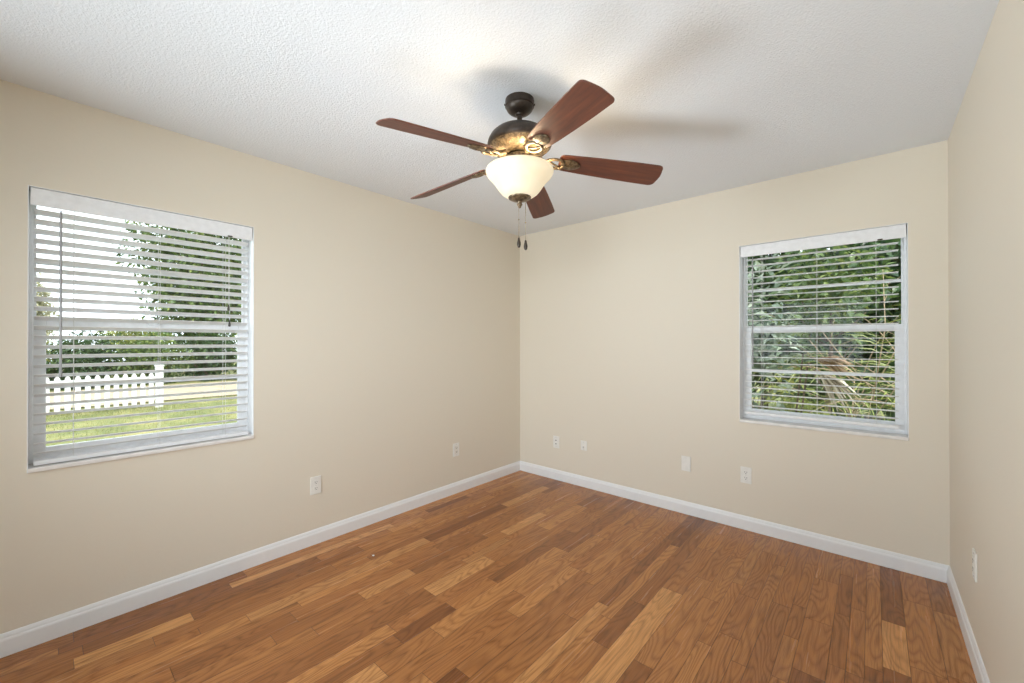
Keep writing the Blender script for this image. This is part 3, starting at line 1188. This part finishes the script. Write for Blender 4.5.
def lawn_blades():
    rng = random.Random(5)
    verts, faces, vals = [], [], []
    for _ in range(16000):
        t = rng.random()
        x = -0.9 - 11.4 * sqrt(rng.random())
        y = rng.uniform(-5.0, 1.6)
        h = rng.uniform(0.03, 0.085)
        a = rng.uniform(0, 2 * pi)
        wv = Vector((cos(a), sin(a), 0)) * 0.006
        lean = Vector((rng.gauss(0, 0.5), rng.gauss(0, 0.5), 1)).normalized() * h
        p = Vector((x, y, GZ - 0.01))
        b = len(verts)
        verts += [tuple(p - wv), tuple(p + wv), tuple(p + lean)]
        faces.append((b, b + 1, b + 2))
        vals.append(rng.random())
    me = bpy.data.meshes.new('grass')
    me.from_pydata(verts, [], faces)
    at = me.attributes.new('leaf', 'FLOAT', 'FACE')
    at.data.foreach_set('value', vals)
    o = link_mesh('grass', me, 'grass_blade')
    tag(o, 'short sunlit grass of the lawn outside the left window', 'grass', None, 'stuff')


lawn_blades()

# --- beyond the far window: dense planting
back = [(0.2, 5.6, 1.3, 1.9, 'leaf_dark', 'broad dark backdrop bush behind the silvery shrub'), (1.8, 6.0, 1.3, 1.8, 'leaf_dark', 'dark backdrop bush behind the dry palm frond'),
        (3.3, 5.7, 1.3, 1.8, 'leaf_dark', 'dark backdrop bush behind the tall green palm'), (0.9, 7.6, 1.9, 2.9, 'leaf_dark', 'tall dark bush farthest back, centre of the shrub view'),
        (3.2, 7.8, 1.9, 2.9, 'leaf_dark', 'tall dark bush farthest back, right side of the shrub view')]
for i, (x, y, r_, hz, m, lab) in enumerate(back):
    tree('backdrop_bush', lab, 'bush', (x, y, GZ), 0.05, 0.07, (r_, r_ * 0.8, hz), 7500, 0.23, m, 90 + i, 'bushes at the back of the planting', 26)
tree('silver_shrub', 'silvery green broad-leaved shrub at the left of the shrub view', 'shrub', (1.72, 1.75, GZ), 0.55, 0.03, (0.55, 0.50, 0.95), 1100, 0.155, 'leaf_silver', 120, None, 12, 0.34)
tree('young_tree', 'bright green young tree in the upper middle of the shrub view', 'tree', (2.35, 3.0, GZ), 1.35, 0.035, (0.62, 0.6, 0.85), 1300, 0.13, 'leaf_mid', 121, None, 12, 0.4)
tree('yellow_shrub', 'yellow-green shrub low beside the silvery shrub', 'shrub', (2.08, 2.35, GZ), 0.25, 0.025, (0.40, 0.4, 0.50), 520, 0.14, 'leaf_bright', 122, None, 9, 0.36)


def frond(bm_v, faces, vals, base, d0, length, nleaf, leaf_len, rng, droop=0.7, v0=0.5, width=0.018):
    """feather frond: arching rib with paired narrow leaflets"""
    p = Vector(base)
    d = Vector(d0).normalized()
    step = length / nleaf
    rib = [p.copy()]
    for i in range(nleaf):
        t = i / nleaf
        d = (d + Vector((0, 0, -droop * step * 1.4))).normalized()
        p = p + d * step
        rib.append(p.copy())
        s = d.cross(Vector((0, 0, 1)))
        if s.length < 1e-3:
            s = Vector((1, 0, 0))
        s.normalize()
        for sg in (-1, 1):
            L = leaf_len * (0.45 + 1.1 * sin(pi * (0.12 + 0.82 * t))) * rng.uniform(0.85, 1.1)
            e = (d * 0.75 + s * sg * 0.9 + Vector((0, 0, rng.uniform(-0.35, 0.12)))).normalized()
            n = e.cross(d).normalized() * width * 0.5
            u = d * width * 0.5
            b = len(bm_v)
            mid = p + e * L * 0.5
            tip = p + e * L + Vector((0, 0, -0.22 * L))
            bm_v += [tuple(p), tuple(mid + u), tuple(tip), tuple(mid - u)]
            faces.append((b, b + 1, b + 2, b + 3))
            vals.append(min(1, max(0, rng.gauss(v0, 0.2))))
    return rib


def palm(name, label, loc, n, length, leaf_len, mat, seed, dirs=None, trunk=0.35, droop=0.75, ribmat='pale_twig'):
    rng = random.Random(seed)
    root = thing(name, label, 'palm', loc)
    if trunk:
        bm = bmesh.new()
        tube(bm, [(0, 0, -0.02), (0.01, 0.01, trunk * .5), (0, 0, trunk)], [0.07, 0.055, 0.06], 12)
        build('trunk', bm, 'bark', root, True)
    for i in range(n):
        a = 2 * pi * i / n + rng.uniform(-.3, .3) if dirs is None else R(dirs[i][0])
        el = R(rng.uniform(42, 78)) if dirs is None else R(dirs[i][1])
        V, F, C = [], [], []
        rib = frond(V, F, C, (0, 0, trunk), (cos(a) * cos(el), sin(a) * cos(el), sin(el)), length * rng.uniform(.8, 1.1), 22, leaf_len, rng, droop)
        me = bpy.data.meshes.new('frond')
        me.from_pydata(V, [], F)
        at = me.attributes.new('leaf', 'FLOAT', 'FACE')
        at.data.foreach_set('value', C)
        f = link_mesh('frond', me, mat, root)
        bm = bmesh.new()
        tube(bm, rib, [0.009 * (1 - 0.8 * k / len(rib)) for k in range(len(rib))], 6)
        build('rib', bm, ribmat, f, True)
    return root


palm('green_palm', 'tall green feather palm at the right side of the shrub view', (3.25, 2.9, GZ), 9, 2.2, 0.42, 'leaf_bright', 7, None, 0.6, 0.55)
palm('dark_palm', 'dark green feather palm behind the young tree', (2.55, 4.2, GZ), 9, 2.1, 0.40, 'leaf_mid', 8, None, 0.5, 0.6)


def dry_fan(name, label, loc, seed, a0, a1, lo, hi, mat):
    """dead fan-palm leaf: a bent stalk and a bunch of dry folded strips"""
    rng = random.Random(seed)
    root = thing(name, label, 'palm frond', loc)
    zg = GZ - loc[2]
    bm = bmesh.new()
    tube(bm, [(-0.16, 0.03, zg), (-0.17, 0.02, zg * 0.45), (-0.10, 0.0, 0.05), (0.0, 0, 0.0)], [0.010, 0.009, 0.008, 0.010], 8)
    build('stalk', bm, 'bark', root, True)
    V, F, C = [], [], []
    N = 20
    for i in range(N):
        t = i / (N - 1)
        a = R(a0 + (a1 - a0) * t + rng.uniform(-4, 4))
        L = rng.uniform(lo, hi)
        d = Vector((cos(a), rng.uniform(-0.25, 0.25), sin(a))).normalized()
        s = Vector((-d.z, 0.15, d.x)).normalized()
        b = len(V)
        o = Vector((rng.uniform(-.015, .015), 0, rng.uniform(-.015, .015)))
        z = Vector((0, 0.012 * (1 if i % 2 else -1), 0))
        V += [tuple(o), tuple(o + d * L * 0.55 + s * 0.011 + z), tuple(o + d * L + Vector((0, 0, -0.08 * L / 0.3))), tuple(o + d * L * 0.55 - s * 0.011 - z)]
        F.append((b, b + 1, b + 2, b + 3))
        C.append(min(1, max(0, rng.gauss(0.55, 0.22))))
    me = bpy.data.meshes.new('fan')
    me.from_pydata(V, [], F)
    at = me.attributes.new('leaf', 'FLOAT', 'FACE')
    at.data.foreach_set('value', C)
    link_mesh('fan', me, mat, root)
    return root


dry_fan('dry_palm_frond', 'brown dead palm frond hanging in the middle of the shrub view', (2.34, 1.80, 1.16), 3, 8, -30, 0.24, 0.36, 'leaf_dry')
dry_fan('dry_palm_frond', 'pale stringy dead palm frond drooping below the brown one', (2.40, 1.55, 1.04), 4, -22, -68, 0.22, 0.36, 'leaf_dead')


def spiky_clump(label, loc, n, L, mat, seed):
    rng = random.Random(seed)
    V, F, C = [], [], []
    for _ in range(n):
        a = rng.uniform(0, 2 * pi)
        el = R(rng.uniform(35, 88))
        d = Vector((cos(a) * cos(el), sin(a) * cos(el), sin(el)))
        s = d.cross(Vector((0, 0, 1)))
        s = s.normalized() if s.length > 1e-3 else Vector((1, 0, 0))
        ln = L * rng.uniform(0.6, 1.15)
        wv = s * 0.007
        p = Vector((rng.gauss(0, .05), rng.gauss(0, .05), -0.01))
        m = p + d * ln * 0.55
        t = p + d * ln + Vector((0, 0, -0.22 * ln * cos(el)))
        b = len(V)
        V += [tuple(p - wv), tuple(p + wv), tuple(m + wv), tuple(m - wv), tuple(t)]
        F += [(b, b + 1, b + 2, b + 3), (b + 3, b + 2, b + 4)]
        v = min(1, max(0, rng.gauss(.55, .22)))
        C += [v, v]
    me = bpy.data.meshes.new('spiky_grass')
    me.from_pydata(V, [], F)
    at = me.attributes.new('leaf', 'FLOAT', 'FACE')
    at.data.foreach_set('value', C)
    o = link_mesh('spiky_grass', me, mat)
    o.location = loc
    tag(o, label, 'grass', 'spiky grass clumps below the shrub window')


spiky_clump('spiky grass clump below the silvery shrub', (1.95, 1.2, GZ), 160, 1.05, 'leaf_mid', 21)
spiky_clump('spiky grass clump below the pale dead frond', (2.42, 1.25, GZ), 190, 1.08, 'leaf_bright', 22)
spiky_clump('spiky grass clump right of the pale dead frond', (2.72, 1.35, GZ), 190, 1.10, 'leaf_mid', 23)
spiky_clump('spiky grass clump at the right end of the planting bed', (3.08, 1.25, GZ), 160, 1.12, 'leaf_mid', 24)


def bare_branches(label, loc, seed, ends):
    bm = bmesh.new()
    rng = random.Random(seed)
    for a, e in ends:
        a, e = Vector(a), Vector(e)
        m = a.lerp(e, 0.5) + Vector((rng.uniform(-.06, .06), 0, rng.uniform(0, .08)))
        tube(bm, [a, m, e], [0.006, 0.0045, 0.002], 6)
        for q in range(2):
            t = m.lerp(e, rng.uniform(0.0, 0.7))
            tube(bm, [t, t + Vector((rng.uniform(-.25, .25), rng.uniform(-.15, .15), rng.uniform(.05, .3)))], [0.003, 0.0012], 5)
    o = build('bare_branches', bm, 'pale_twig', None, True)
    o.location = loc
    tag(o, label, 'branches')


bare_branches('thin pale bare branches slanting across the right of the shrub view', (2.75, 2.1, GZ), 31,
              [((0, 0, -0.02), (0.02, 0.05, 1.1)), ((0.02, 0.05, 1.1), (0.40, 0.2, 2.05)), ((0.02, 0.05, 1.1), (-0.42, 0.1, 1.75)), ((0.01, 0.03, 0.8), (0.45, -0.1, 1.55)), ((0.01, 0.03, 0.9), (-0.5, 0.0, 1.35)), ((0.02, 0.05, 1.0), (0.10, 0.1, 2.3))])
